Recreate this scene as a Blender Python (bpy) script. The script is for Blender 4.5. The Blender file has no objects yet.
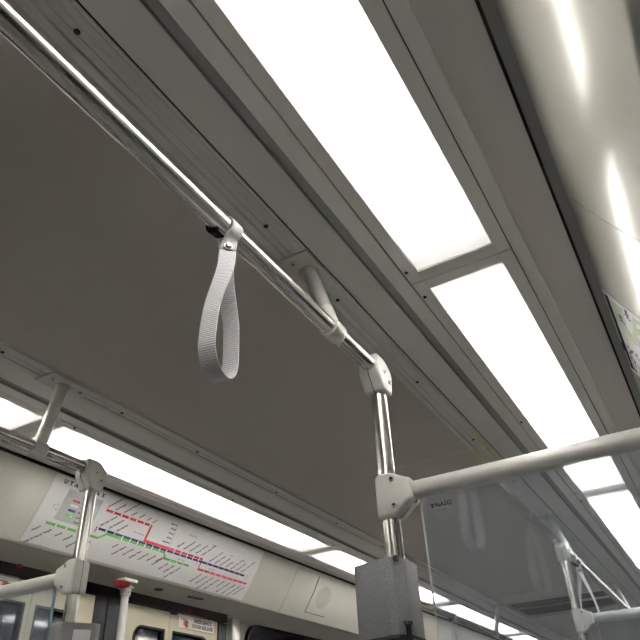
import bpy, bmesh, math, random
from mathutils import Vector, Matrix
random.seed(4)
scene = bpy.context.scene
COL = scene.collection
PI = math.pi

# ------------------------------------------------------------------ materials
def mat(name, color=(.5,.5,.5), rough=.5, metal=0.0, spec=.5, coat=0.0):
    m = bpy.data.materials.new(name); m.use_nodes = True
    b = m.node_tree.nodes['Principled BSDF']
    b.inputs['Base Color'].default_value = (*color, 1)
    b.inputs['Roughness'].default_value = rough
    b.inputs['Metallic'].default_value = metal
    b.inputs['Specular IOR Level'].default_value = spec
    b.inputs['Coat Weight'].default_value = coat
    return m
def nt(m): return m.node_tree.nodes, m.node_tree.links, m.node_tree.nodes['Principled BSDF']
def add_noise(m, scale, amount, bump=0.0, stretch=(1,1,1), rough_var=0.0, dist=.002):
    """mottle the colour a little, optional bump and roughness variation (object coordinates)"""
    n, l, b = nt(m)
    tc = n.new('ShaderNodeTexCoord'); mp = n.new('ShaderNodeMapping'); mp.inputs['Scale'].default_value = stretch
    no = n.new('ShaderNodeTexNoise'); no.inputs['Scale'].default_value = scale; no.inputs['Detail'].default_value = 3
    l.new(tc.outputs['Object'], mp.inputs[0]); l.new(mp.outputs[0], no.inputs['Vector'])
    col = tuple(b.inputs['Base Color'].default_value)
    if amount:
        mx = n.new('ShaderNodeMix'); mx.data_type = 'RGBA'
        mx.inputs['A'].default_value = tuple(c*(1-amount) for c in col[:3]) + (1,)
        mx.inputs['B'].default_value = tuple(min(1, c*(1+amount)) for c in col[:3]) + (1,)
        l.new(no.outputs['Fac'], mx.inputs['Factor']); l.new(mx.outputs['Result'], b.inputs['Base Color'])
    if rough_var:
        r = b.inputs['Roughness'].default_value
        mr = n.new('ShaderNodeMapRange'); mr.inputs['To Min'].default_value = max(0, r-rough_var); mr.inputs['To Max'].default_value = r+rough_var
        l.new(no.outputs['Fac'], mr.inputs['Value']); l.new(mr.outputs['Result'], b.inputs['Roughness'])
    if bump:
        bp = n.new('ShaderNodeBump'); bp.inputs['Strength'].default_value = bump; bp.inputs['Distance'].default_value = dist
        l.new(no.outputs['Fac'], bp.inputs['Height']); l.new(bp.outputs[0], b.inputs['Normal'])
    return m

M = {}
M['ceiling']  = add_noise(mat('ceiling_laminate', (.52,.49,.45), .55), 6, .03)
M['strip']    = mat('anodised_strip', (.64,.64,.62), .36, .3)
M['smooth']   = add_noise(mat('grey_ceiling_panel', (.72,.705,.69), .45), 5, .03)
M['outer']    = add_noise(mat('grey_outer_ceiling_panel', (.74,.72,.695), .5), 5, .03)
M['frame']    = mat('light_frame_metal', (.86,.85,.83), .42, .1)
M['groove']   = mat('dark_groove', (.34,.34,.345), .6)
M['gapgrey']  = mat('dark_grey_strip', (.34,.34,.335), .55)
M['rubber']   = add_noise(mat('black_rubber', (.013,.013,.015), .65, spec=.25), 20, .2)
M['cream']    = add_noise(mat('cream_wall_panel', (.66,.65,.59), .22, coat=.25), 3, .02)
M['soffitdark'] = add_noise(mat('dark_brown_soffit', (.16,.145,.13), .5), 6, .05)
M['soffit']   = add_noise(mat('shaded_cream_soffit', (.52,.51,.465), .45), 4, .04)  # panel cream darkened, the soffit's shade is put into the colour
M['door']     = add_noise(mat('cream_door_paint', (.47,.435,.325), .45), 5, .03)
M['steel']    = mat('brushed_stainless', (.56,.545,.515), .27, 1.0)
M['cast']     = add_noise(mat('cast_aluminium_paint', (.74,.73,.695), .42, .1), 90, .04, bump=.08, dist=.0006)
M['bar']      = add_noise(mat('satin_grey_paint', (.68,.67,.645), .34, .1), 40, .03)
M['strut']    = add_noise(mat('satin_strut_metal', (.60,.59,.565), .38, .5), 40, .04)
M['screw']    = mat('screw_steel', (.62,.61,.58), .3, 1.0)
M['dark']     = mat('screw_recess', (.03,.03,.03), .6)
M['box']      = add_noise(mat('grey_textured_plastic', (.19,.195,.205), .62), 380, .5, bump=.6, dist=.0012)
M['screenw']  = mat('pale_panel', (.85,.86,.87), .35)
M['floor']    = add_noise(mat('speckled_grey_floor', (.26,.256,.25), .6), 80, .15)
M['wall']     = add_noise(mat('lower_wall_laminate', (.62,.61,.58), .5), 6, .03)
M['nightglass'] = mat('night_window_glass', (.012,.014,.02), .06)
M['mapwhite'] = add_noise(mat('map_paper', (.80,.79,.80), .4), 5, .01)
M['red']      = mat('map_red', (.32,.018,.034), .6, spec=.2)
M['blue']     = mat('map_blue', (.008,.010,.065), .6, spec=.2)
M['green']    = mat('map_green', (.14,.36,.075), .6, spec=.2)
M['ink']      = mat('map_ink', (.03,.03,.035), .5)
M['greyink']  = mat('map_grey', (.42,.42,.44), .5)
M['legend']   = mat('map_legend_grey', (.50,.51,.52), .5)
M['pink']     = mat('map_pink', (.65,.20,.40), .5)
M['white']    = mat('map_white', (.85,.85,.85), .5)
M['palegreen']= add_noise(mat('map_pale_green', (.50,.60,.42), .5), 30, .15)
M['signwhite']= mat('sign_white', (.72,.69,.63), .5)
M['signred']  = mat('sign_red', (.20,.008,.014), .5)
M['redlens']  = mat('red_plastic', (.22,.012,.014), .45, spec=.3)
M['grille']   = add_noise(mat('speaker_mesh', (.46,.45,.41), .6), 300, .15)
M['hatch']    = add_noise(mat('dark_hatch', (.045,.047,.05), .6), 8, .15)
M['stripe']     = add_noise(mat('yellow_stripe_colour', (.66,.56,.24), .45), 40, .2)
M['housing']  = mat('darkened_lamp_trough', (.10,.10,.099), .5)  # near black, darkened to dim the ends of the lens
M['strapink'] = mat('strap_rivet_steel', (.30,.29,.275), .38, 1.0)

def webbing():
    m = mat('pale_grey_webbing', (.66,.65,.70), .75)
    n, l, b = nt(m)
    uv = n.new('ShaderNodeUVMap'); w = n.new('ShaderNodeTexWave'); w.wave_type = 'BANDS'; w.bands_direction = 'Y'
    w.inputs['Scale'].default_value = 85.0; w.inputs['Distortion'].default_value = 1.2; w.inputs['Detail'].default_value = 1
    w2 = n.new('ShaderNodeTexWave'); w2.wave_type = 'BANDS'; w2.bands_direction = 'X'; w2.inputs['Scale'].default_value = 160.0
    mx = n.new('ShaderNodeMath'); mx.operation = 'ADD'
    bp = n.new('ShaderNodeBump'); bp.inputs['Strength'].default_value = .55; bp.inputs['Distance'].default_value = .0012
    l.new(uv.outputs[0], w.inputs['Vector']); l.new(uv.outputs[0], w2.inputs['Vector'])
    l.new(w.outputs['Fac'], mx.inputs[0]); l.new(w2.outputs['Fac'], mx.inputs[1])
    l.new(mx.outputs[0], bp.inputs['Height']); l.new(bp.outputs[0], b.inputs['Normal'])
    cm = n.new('ShaderNodeMix'); cm.data_type = 'RGBA'
    cm.inputs['A'].default_value = (.66,.65,.69,1); cm.inputs['B'].default_value = (.86,.85,.89,1)
    l.new(w.outputs['Fac'], cm.inputs['Factor']); l.new(cm.outputs['Result'], b.inputs['Base Color'])
    return m
M['web'] = webbing()

LENS_EMIT, TUBE_EMIT = .01, 590.0
def lens_mat():
    m = bpy.data.materials.new('prismatic_lamp_lens'); m.use_nodes = True
    n, l = m.node_tree.nodes, m.node_tree.links; n.clear()
    o = n.new('ShaderNodeOutputMaterial'); a = n.new('ShaderNodeAddShader')
    t = n.new('ShaderNodeBsdfTranslucent'); t.inputs['Color'].default_value = (.80,.79,.765,1)
    e = n.new('ShaderNodeEmission'); e.inputs['Color'].default_value = (1,.99,.95,1); e.inputs['Strength'].default_value = LENS_EMIT
    l.new(t.outputs[0], a.inputs[0]); l.new(e.outputs[0], a.inputs[1]); l.new(a.outputs[0], o.inputs['Surface'])
    return m
M['lens'] = lens_mat()
def emit(name, color, s):
    m = bpy.data.materials.new(name); m.use_nodes = True
    n, l = m.node_tree.nodes, m.node_tree.links; n.clear()
    o = n.new('ShaderNodeOutputMaterial'); e = n.new('ShaderNodeEmission')
    e.inputs['Color'].default_value = (*color, 1); e.inputs['Strength'].default_value = s
    l.new(e.outputs[0], o.inputs['Surface']); return m
M['tube'] = emit('fluorescent_tube', (1,.985,.975), TUBE_EMIT)

def pane_mat(name, haze, tint, hazecol, refl=.10):
    m = bpy.data.materials.new(name); m.use_nodes = True
    n, l = m.node_tree.nodes, m.node_tree.links; n.clear()
    o = n.new('ShaderNodeOutputMaterial')
    tr = n.new('ShaderNodeBsdfTransparent'); tr.inputs['Color'].default_value = (*tint, 1)
    df = n.new('ShaderNodeBsdfDiffuse'); df.inputs['Color'].default_value = (*hazecol, 1)
    tl = n.new('ShaderNodeBsdfTranslucent'); tl.inputs['Color'].default_value = (*hazecol, 1)
    hz = n.new('ShaderNodeMixShader'); hz.inputs[0].default_value = .5
    l.new(df.outputs[0], hz.inputs[1]); l.new(tl.outputs[0], hz.inputs[2])
    tc = n.new('ShaderNodeTexCoord'); no = n.new('ShaderNodeTexNoise'); no.inputs['Scale'].default_value = 7; no.inputs['Detail'].default_value = 5
    l.new(tc.outputs['Object'], no.inputs['Vector'])
    mr = n.new('ShaderNodeMapRange'); mr.inputs['From Min'].default_value = .3; mr.inputs['From Max'].default_value = .75
    mr.inputs['To Min'].default_value = haze*.7; mr.inputs['To Max'].default_value = haze*1.4
    l.new(no.outputs['Fac'], mr.inputs['Value'])
    m1 = n.new('ShaderNodeMixShader'); l.new(mr.outputs['Result'], m1.inputs[0]); l.new(tr.outputs[0], m1.inputs[1]); l.new(hz.outputs[0], m1.inputs[2])
    gl = n.new('ShaderNodeBsdfGlossy'); gl.inputs['Roughness'].default_value = .0; gl.inputs['Color'].default_value = (1,1,1,1)
    lw = n.new('ShaderNodeLayerWeight'); lw.inputs['Blend'].default_value = .5
    pw = n.new('ShaderNodeMath'); pw.operation = 'POWER'; pw.inputs[1].default_value = 5.0; l.new(lw.outputs['Facing'], pw.inputs[0])
    fr = n.new('ShaderNodeMapRange'); fr.inputs['To Min'].default_value = refl; fr.inputs['To Max'].default_value = .9; l.new(pw.outputs[0], fr.inputs['Value'])
    m2 = n.new('ShaderNodeMixShader'); l.new(fr.outputs[0], m2.inputs[0]); l.new(m1.outputs[0], m2.inputs[1]); l.new(gl.outputs[0], m2.inputs[2])
    l.new(m2.outputs[0], o.inputs['Surface']); return m
M['pane'] = pane_mat('hazy_clear_glazing', .075, (.90,.93,.96), (.60,.66,.74))
M['paneedge'] = mat('edge_lit_glazing', (.80,.83,.82), .25)  # light gathered in the cut edge, put in as a pale colour
M['paneedge_blue'] = mat('blue_green_glazing_edge', (.16,.30,.36), .25)
M['etch'] = mat('dark_etched_mark', (.02,.02,.03), .5)

# ------------------------------------------------------------------ object helpers
def link(name, me, m=None, parent=None, smooth=True, angle=35):
    if m is not None:
        for mm in (m if isinstance(m, (list, tuple)) else [m]): me.materials.append(mm)
    if smooth and len(me.polygons):
        me.polygons.foreach_set('use_smooth', [True]*len(me.polygons))
        me.set_sharp_from_angle(angle=math.radians(angle))
    o = bpy.data.objects.new(name, me); COL.objects.link(o)
    if parent is not None: o.parent = parent
    return o
def build(name, bm, m, parent=None, smooth=True, angle=35, recalc=True):
    if recalc: bmesh.ops.recalc_face_normals(bm, faces=bm.faces)
    me = bpy.data.meshes.new(name); bm.to_mesh(me); bm.free()
    if parent is not None:                       # geometry is given in world space: bring it into the parent's frame
        me.transform(world_of(parent).inverted())
    return link(name, me, m, parent, smooth, angle)
def world_of(o):
    m = Matrix.Translation(o.location) if o.parent is None else world_of(o.parent) @ Matrix.Translation(o.location)
    return m
def thing(name, loc, label, cat, group=None):
    o = bpy.data.objects.new(name, None); COL.objects.link(o)
    o.location = loc; o.empty_display_size = .05
    return tag(o, label, cat, group)
def tag(o, label, cat, group=None):
    o['label'] = label; o['category'] = cat
    if group: o['group'] = group
    return o
def structure(o, label=None, cat=None):
    o['kind'] = 'structure'
    if label: o['label'] = label
    if cat: o['category'] = cat
    return o

def add_box(bm, x0,x1,y0,y1,z0,z1, bevel=0, seg=2):
    vs = [bm.verts.new((x,y,z)) for x in (x0,x1) for y in (y0,y1) for z in (z0,z1)]
    fs = [(0,1,3,2),(4,6,7,5),(0,4,5,1),(2,3,7,6),(0,2,6,4),(1,5,7,3)]
    faces = [bm.faces.new([vs[i] for i in f]) for f in fs]
    if bevel:
        ed = list({e for f in faces for e in f.edges})
        bmesh.ops.bevel(bm, geom=ed, offset=bevel, segments=seg, affect='EDGES', profile=.5)
    return bm
def box(*a, **k):
    return add_box(bmesh.new(), *a, **k)
def add_tube(bm, p0, p1, r0, r1=None, n=32, caps=True):
    r1 = r0 if r1 is None else r1
    p0, p1 = Vector(p0), Vector(p1); d = (p1-p0).normalized()
    a = d.orthogonal().normalized(); b = d.cross(a)
    A = [bm.verts.new(p0 + r0*(math.cos(2*PI*i/n)*a + math.sin(2*PI*i/n)*b)) for i in range(n)]
    B = [bm.verts.new(p1 + r1*(math.cos(2*PI*i/n)*a + math.sin(2*PI*i/n)*b)) for i in range(n)]
    for i in range(n): bm.faces.new((A[i], A[(i+1)%n], B[(i+1)%n], B[i]))
    if caps: bm.faces.new(A[::-1]); bm.faces.new(B)
    return bm
def tube(*a, **k): return add_tube(bmesh.new(), *a, **k)
def add_lathe(bm, p, axis, prof, n=20):
    """prof: list of (distance along axis, radius)"""
    p = Vector(p); d = Vector(axis).normalized(); a = d.orthogonal().normalized(); b = d.cross(a)
    rings = []
    for h, r in prof:
        rings.append([bm.verts.new(p + h*d + r*(math.cos(2*PI*i/n)*a + math.sin(2*PI*i/n)*b)) for i in range(n)])
    for R, S in zip(rings, rings[1:]):
        for i in range(n): bm.faces.new((R[i], R[(i+1)%n], S[(i+1)%n], S[i]))
    bm.faces.new(rings[0][::-1]); bm.faces.new(rings[-1])
    return bm
def prism(poly, lo, hi, plane, bevel=0, seg=2, bm=None):
    """extrude a closed outline: plane 'xz' along y, 'yz' along x, 'xy' along z"""
    bm = bm or bmesh.new()
    def P(u, v, w): return {'xz': (u, w, v), 'yz': (w, u, v), 'xy': (u, v, w)}[plane]
    A = [bm.verts.new(P(u, v, lo)) for u, v in poly]; B = [bm.verts.new(P(u, v, hi)) for u, v in poly]
    fs = [bm.faces.new(A), bm.faces.new(B[::-1])]
    for i in range(len(poly)):
        j = (i+1) % len(poly); fs.append(bm.faces.new((A[i], B[i], B[j], A[j])))
    bmesh.ops.recalc_face_normals(bm, faces=fs)
    if bevel:
        bmesh.ops.bevel(bm, geom=list({e for f in fs for e in f.edges}), offset=bevel, segments=seg, affect='EDGES', profile=.5)
    return bm
def sheet(line, thick, y0, y1, up):
    """a bent sheet swept along y: polyline (x, z) thickened towards the offset direction 'up' (dx, dz)"""
    poly = list(line) + [(x+up[0]*thick, z+up[1]*thick) for x, z in reversed(line)]
    return prism(poly, y0, y1, 'xz')
def screw(name, p, axis, r, parent, m='screw'):
    bm = bmesh.new()
    add_lathe(bm, p, axis, [(-.001, r), (.0015, r), (.0032, r*.72), (.0034, r*.42), (.0012, r*.38)], 16)
    bm.faces.ensure_lookup_table()
    for f in bm.faces[3*16:]: f.material_index = 1
    bm.faces[-2].material_index = 0
    return build(name, bm, [M[m], M['dark']], parent, angle=30, recalc=False)
def text_mesh(body, size, align='LEFT', extrude=.0, bold=.045):
    c = bpy.data.curves.new('t', 'FONT'); c.body = body; c.size = size; c.align_x = align; c.align_y = 'CENTER'; c.resolution_u = 2
    c.extrude = extrude; c.offset = size*bold
    o = bpy.data.objects.new('t', c); COL.objects.link(o)
    bpy.context.view_layer.update()
    me = bpy.data.meshes.new_from_object(o.evaluated_get(bpy.context.evaluated_depsgraph_get()))
    bpy.data.objects.remove(o); bpy.data.curves.remove(c)
    return me
def add_text(bm, body, size, mtx, align='LEFT', bold=.045):
    me = text_mesh(body, size, align, 0, bold)
    me.transform(mtx); bm.from_mesh(me); bpy.data.meshes.remove(me)

Y0, Y1 = -2.46, 9.2            # built length of the car
CZ = 2.2458                    # height of the flat centre ceiling
PIT = 1.83                     # length of one light unit

# ------------------------------------------------------------------ setting: shell
structure(build('floor', box(-1.36,1.36,Y0,Y1,-.05,0), M['floor']), 'speckled grey floor of the car', 'floor')
bm = bmesh.new()
add_box(bm, -.392,.392, Y0, 2.246, CZ, CZ+.02); add_box(bm, -.392,.392, 2.250, 5.20, CZ, CZ+.02); add_box(bm, -.392,.392, 5.97, Y1, CZ, CZ+.02)
structure(build('ceiling', bm, M['ceiling'], smooth=False), 'flat dark grey centre ceiling', 'ceiling')
structure(build('wall_front', box(-1.36,1.36,Y1,Y1+.05,0,2.4), M['wall']), 'end wall of the car', 'wall')
structure(build('wall_back', box(-1.36,1.36,Y0-.05,Y0,0,2.4), M['wall']), 'wall behind', 'wall')
structure(build('wall_left', box(-1.36,-1.30,Y0,Y1,0,2.02), M['wall']), 'left side wall', 'wall')
structure(build('wall_right', box(1.30,1.36,Y0,Y1,0,2.02), M['wall']), 'right side wall', 'wall')
# roof skin over everything so the place is closed
structure(build('trim_1', box(-1.36,1.36,Y0,Y1,2.40,2.43), M['groove']), 'roof skin above the ceiling', 'roof')

trim_no = [2]
def trim(bm, m, label, smooth=True, angle=25):
    o = build('trim_%d' % trim_no[0], bm, M[m], None, smooth, angle); trim_no[0] += 1
    return structure(o, label, 'trim')

for s, side in ((1, 'right'), (-1, 'left')):
    S = lambda pts: [(s*x, z) for x, z in pts]
    # ribbed aluminium strip beside the centre ceiling
    prof = [(.3915,CZ+.014),(.3915,2.2405),(.3930,2.2385),(.4080,2.2385),(.4100,2.2400),(.4110,2.2430),(.4250,2.2440),(.4260,2.2455),(.4275,2.2455),(.4285,2.2440),
            (.4410,2.2430),(.4425,2.2400),(.4440,2.2385),(.4580,2.2385),(.4595,2.2400),(.4655,2.2400),(.4655,CZ+.014)]
    trim(prism(S(prof), Y0, Y1, 'xz'), 'strip', 'ribbed aluminium strip on the %s of the centre ceiling' % side)
    # smooth grey panel, then the black groove, then the outer flat panel
    trim(sheet(S([(.4690,2.2425),(.500,2.2412),(.535,2.2412),(.5445,2.2425)]), .010, Y0, Y1, (0,1)), 'smooth', 'smooth grey ceiling panel %s' % side)
    trim(prism(S([(.4656,2.2435),(.4656,CZ+.0165),(.4690,CZ+.0165),(.4690,2.2435)]), Y0, Y1, 'xz'), 'rubber', 'dark joint beside the ribbed strip %s' % side)
    trim(prism(S([(.5450,2.2430),(.5450,2.270),(.5702,2.270),(.5702,2.2405),(.5692,2.2405),(.5692,2.2490),(.5480,2.2490),(.5460,2.2430)]), Y0, Y1, 'xz'), 'groove', 'black shadow groove along the lights %s' % side)
    # fixed flanges at both sides of the light row
    trim(prism(S([(.5705,2.282),(.5705,2.2400),(.5720,2.2385),(.6065,2.2385),(.6080,2.2400),(.6080,2.262),(.604,2.262),(.604,2.2430),(.5745,2.2430),(.5745,2.282)]), Y0, Y1, 'xz'), 'frame', 'inner metal flange along the lights %s' % side)
    trim(prism(S([(.8550,2.262),(.8550,2.2400),(.8565,2.2385),(.8835,2.2385),(.8850,2.2400),(.8850,2.282),(.881,2.282),(.881,2.2430),(.859,2.2430),(.859,2.262)]), Y0, Y1, 'xz'), 'frame', 'outer metal flange along the lights %s' % side)
    for xa_, xb_ in ((.6078,.6108),(.8522,.8552)):
        trim(prism(S([(xa_,2.2435),(xa_,2.262),(xb_,2.262),(xb_,2.2435)]), Y0, Y1, 'xz'), 'rubber', 'dark joint beside the light frames %s' % side)
    trim(sheet(S([(.884,2.258),(.915,2.2535),(.9715 if s > 0 else .9515,2.2505)]), .012, Y0, Y1, (0,1)), 'outer', 'flat outer ceiling panel %s' % side)
    if s > 0:
        trim(prism(S([(.9725,2.251),(.9725,2.275),(.9780,2.275),(.9780,2.2485)]), Y0, Y1, 'xz'), 'rubber', 'black rubber line above the side panel right')
        trim(prism(S([(.9780,2.252),(.9780,2.275),(1.006,2.275),(1.000,2.2525)]), Y0, Y1, 'xz'), 'gapgrey', 'dark grey strip above the side panel right')
    else:
        trim(prism(S([(.9515,2.2415),(.9515,2.275),(.9592,2.275),(.9592,2.2415)]), Y0, Y1, 'xz'), 'rubber', 'black rubber line above the side panel left')
        trim(prism(S([(.9592,2.248),(.9592,2.275),(.9680,2.275),(.9680,2.248)]), Y0, Y1, 'xz'), 'gapgrey', 'dark grey strip above the side panel left')
        trim(prism(S([(.9682,2.2390),(.9682,2.275),(.9770,2.275),(.9770,2.2390)]), Y0, Y1, 'xz'), 'rubber', 'second black rubber line above the side panel left')

# cream cove panels: slope outwards and down, with a rounded lower lip, then a soffit
def cove_line(s):
    if s < 0: x0, ux, uz, L = .958, .530, .848, .272
    else:     x0, ux, uz, L = .999, .485, .8745, .262
    pts = []
    for i in range(13):
        t = L*i/12; bow = .0065*math.sin(PI*i/12)         # a slight belly towards the aisle
        pts.append((x0+ux*t-uz*bow, 2.2470-uz*t-ux*bow))
    xe, ze = x0+ux*L, 2.2470-uz*L                         # lip, radius .018, turning outwards
    nx, nz = uz, ux
    cx, cz = xe+nx*.016, ze+nz*.016
    a0 = math.atan2(-nz, -nx)
    for k in range(1, 7):
        a = a0 + k*(math.radians(74)/6)
        pts.append((cx+.016*math.cos(a), cz+.016*math.sin(a)))
    return pts
SEAMS = {1: [Y0, -.738, 1.0935, 2.925, 4.755, 6.585, Y1], -1: [Y0, -.435, 3.228, 5.058, 6.888, Y1]}
for s, side in ((1, 'right'), (-1, 'left')):
    ln = cove_line(s)
    for a, b in zip(SEAMS[s], SEAMS[s][1:]):
        bm = sheet([(s*x, z) for x, z in ln], .010, a+.0018, b-.0018, (s*.75, .66))
        trim(bm, 'cream', 'cream sloping side panel %s' % side, angle=30)
    trim(sheet([(s*(x+.0078), z+.0070) for x, z in ln[1:13]], .003, Y0, Y1, (s*.75, .66)), 'rubber', 'dark backing behind the side panel joints %s' % side)
    xs, zs = ln[-1]
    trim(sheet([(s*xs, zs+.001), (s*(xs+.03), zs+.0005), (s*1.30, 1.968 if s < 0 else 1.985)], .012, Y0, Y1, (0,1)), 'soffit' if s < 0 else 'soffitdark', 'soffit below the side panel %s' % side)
COVE = {s: cove_line(s) for s in (1,-1)}

# ceiling joint: thin bright cover strip across the centre panel
trim(box(-.392,.392, 2.2455,2.2505, CZ-.0006, CZ+.004), 'strip', 'thin metal joint strip across the centre ceiling')

# ------------------------------------------------------------------ ceiling hatch far ahead
h = thing('ceiling_hatch', (0, 5.585, CZ), 'dark recessed hatch across the centre ceiling, far ahead beyond the glazing', 'ceiling hatch')
build('recess', box(-.390,.390, 5.23,5.945, CZ+.022, CZ+.034), M['hatch'], h)
bm = bmesh.new()
add_box(bm, -.390,.390, 5.203,5.222, CZ-.004, CZ+.02); add_box(bm, -.390,.390, 5.950,5.968, CZ-.004, CZ+.02)
add_box(bm, -.390,.390, 5.560,5.572, CZ+.006, CZ+.020)
build('edge_strip', bm, M['strip'], h)

# ------------------------------------------------------------------ strip lights
def ceiling_light(s, ya, yb, label):
    xi, xo = .6105, .8525                     # door frame
    li, lo = .6415, .8215                     # lens opening
    t = thing('ceiling_light', (s*.7315, (ya+yb)/2, 2.24), label, 'ceiling light', 'strip lights along the ceiling')
    ya += .0012; yb -= .0012; e = .037
    def bx(bm, x0, x1, y0, y1, z0, z1): add_box(bm, min(s*x0,s*x1), max(s*x0,s*x1), y0, y1, z0, z1, bevel=.0012, seg=1)
    bm = bmesh.new()
    bx(bm, xi, li, ya, yb, 2.2385, 2.2500); bx(bm, lo, xo, ya, yb, 2.2385, 2.2500)
    bx(bm, li-.0002, lo+.0002, ya, ya+e, 2.2388, 2.2500); bx(bm, li-.0002, lo+.0002, yb-e, yb, 2.2388, 2.2500)
    fr = build('frame', bm, M['frame'], t, smooth=False)
    k = 0
    for y in (ya+.06, yb-.05, (ya+yb)/2):
        add = screw('screw', (s*.6185, y, 2.2384), (0,0,-1), .0042, fr, 'dark')
    # lens with fine prism ribs
    build('lens', box(min(s*li,s*lo)+.0003, max(s*li,s*lo)-.0003, ya+e-.006, yb-e+.006, 2.2440, 2.2465), M['lens'], t, smooth=False)
    # trough above the lens, kept near black so the lens ends fall off
    z1, z2 = 2.2505, 2.318
    bm = bmesh.new()
    xa, xb = (li-.006, lo+.006)
    bx(bm, xa, xa+.004, ya+.02, yb-.02, z1, z2); bx(bm, xb-.004, xb, ya+.02, yb-.02, z1, z2)
    bx(bm, xa, xb, ya+.02, ya+.024, z1, z2); bx(bm, xa, xb, yb-.024, yb-.02, z1, z2)
    bx(bm, xa, xb, ya+.02, yb-.02, z2, z2+.004)
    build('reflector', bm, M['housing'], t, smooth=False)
    for dx in ((-.031, .031) if s > 0 else (-.046, .006)):
        x_ = s*(.7315+dx)
        tb = build('fluorescent_tube', tube((x_, ya+.115, 2.2690), (x_, yb-.150, 2.2690), .013, n=16, caps=False), M['tube'], t)
        bm = bmesh.new(); add_tube(bm, (x_, ya+.097, 2.2690), (x_, ya+.1155, 2.2690), .0135, n=16); build('end_cap', bm, M['strut'], tb); bm = bmesh.new(); add_tube(bm, (x_, yb-.1505, 2.2690), (x_, yb-.130, 2.2690), .0135, n=16)
        build('end_cap', bm, M['strut'], tb)
RL = ['long glaring strip light beside the glossy curved panel, ending just before the framed joint',
      'strip light crossed by the pale crossbar, its dim end showing through the hazy glazing',
      'strip light seen only through the hazy glazing, next after the one the crossbar crosses',
      'distant strip light beyond the second partition pole, on the same row as the area map',
      'last strip light at the far end of the row on the area map side']
LL = ['strip light cut off by the picture edge, behind the sloping strut of the map-side rail',
      'long strip light directly above the white route map',
      'strip light half hidden behind the grey box, next after the one above the route map',
      'strip light seen through the glazing behind the thin far hand strap',
      'last strip light at the far end of the row on the route map side']
for i in range(5):
    ceiling_light(1, 1.190+PIT*(i-1), 1.190+PIT*i, RL[i])
    ceiling_light(-1, 1.222+PIT*(i-1), 1.222+PIT*i, LL[i])

# ------------------------------------------------------------------ small screws in the ribbed strips (part of the ceiling strips)
bm = bmesh.new()
for s, ys in ((1, (-.20,.321,.836,1.150,1.648,2.159,2.67,3.2)), (-1, (.35,.861,1.30,1.672,2.183,2.70,3.2))):
    for y in ys:
        add_lathe(bm, (s*.430, y, 2.2432), (0,0,-1), [(0,.0052),(.0016,.0050),(.0024,.0034),(.0024,.002)], 12)
trim(bm, 'dark', 'small dark screws in the ribbed strips')

# ------------------------------------------------------------------ overhead rails
RX, RZ, RR = .484, 2.055, .0175
def grab_rail(s, y0, y1, struts, label):
    t = thing('overhead_grab_rail', (s*RX, (y0+y1)/2, RZ), label, 'grab rail', 'overhead grab rails')
    build('rail', tube((s*RX,y0,RZ), (s*RX,y1,RZ), RR, n=40), M['steel'], t)
    for y in struts:
        # plate on the ribbed strip, sloping strut, collar round the rail
        top = Vector((s*.432, y, 2.238)); bot = Vector((s*RX, y, RZ)); d = (bot-top).normalized()
        st = build('strut', tube(top+d*.002, bot-d*.012, .0172, .0168, n=32), M['strut'], t)
        bm = bmesh.new(); add_lathe(bm, top+d*.002, d, [(-.002,.024),(.004,.0225),(.010,.0185),(.016,.0172)], 28)
        build('strut_foot', bm, M['strut'], st)
        bm = bmesh.new(); add_lathe(bm, bot-d*.062, d, [(0,.0170),(.0005,.0182),(.044,.0182),(.0445,.0165)], 32)
        build('sleeve', bm, M['cast'], st)
        pl = build('mount_plate', box(min(s*.390,s*.4655),max(s*.390,s*.4655), y-.070,y+.075, 2.2335,2.2385, bevel=.0018), M['strut'], t)
        for dy in (-.048, .052): screw('screw', (s*.418, y+dy, 2.2335), (0,0,-1), .0062, pl)
        bm = bmesh.new(); add_lathe(bm, (s*RX, y-.021, RZ), (0,1,0), [(0,.0180),(.0005,.0212),(.002,.0222),(.040,.0222),(.0415,.0212),(.042,.0180)], 40)
        cl = build('clamp_collar', bm, M['cast'], t)
    return t
grab_rail(1, -1.35, 1.1745, (1.01,-.70), 'brushed steel overhead rail carrying the pale hand strap, ending at the centre pole elbow')
grab_rail(-1, -1.35, 1.2295, (1.069,-.64), 'brushed steel overhead rail ending at the elbow above the white route map')
grab_rail(1, 3.1255, 5.10, (3.28,5.02), 'distant steel overhead rail seen through the glazing, starting at the second partition pole')
grab_rail(-1, 3.1805, 5.40, (3.36,5.21), 'distant steel overhead rail on the route map side, carrying the thin far strap')

# ------------------------------------------------------------------ upright poles with elbow fittings
def elbow(parent, x, y, d, side):
    """cast elbow joining a rail (coming from -d in y) to the pole; d=+1: rail behind, -1: rail ahead"""
    pts = [(-.046,.0240),(-.012,.0260),(.006,.0220),(.030,.004),(.0345,-.008),(.0330,-.022),(.0235,-.062),(-.0235,-.062),(-.029,-.050),(-.046,-.0270)]
    poly = [(y+d*a, RZ+b) for a, b in pts]
    e = build('elbow_fitting', prism(poly, x-.0250, x+.0250, 'yz', bevel=.0060, seg=3), M['cast'], parent, angle=50)
    for dy, dz in ((-.010,-.012),(.012,-.030)):
        for q in (1,-1):
            screw('screw', (x+q*.0248, y+d*dy, RZ+dz), (q,0,0), .0052, e)
    bm = bmesh.new(); add_lathe(bm, (x, y+d*.030, RZ-.010), (0,d,0), [(0,.0115),(.008,.0112),(.0105,.008),(.011,.003)], 20)
    build('end_cap', bm, M['cast'], e)
    # joint line between the two half shells
    bm = prism([(y+d*a*1.012, RZ+b*1.012-.0003) for a, b in pts], x-.0007, x+.0007, 'yz', bevel=0)
    bmj = build('shell_joint', bm, M['dark'], e)
    return e
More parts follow.
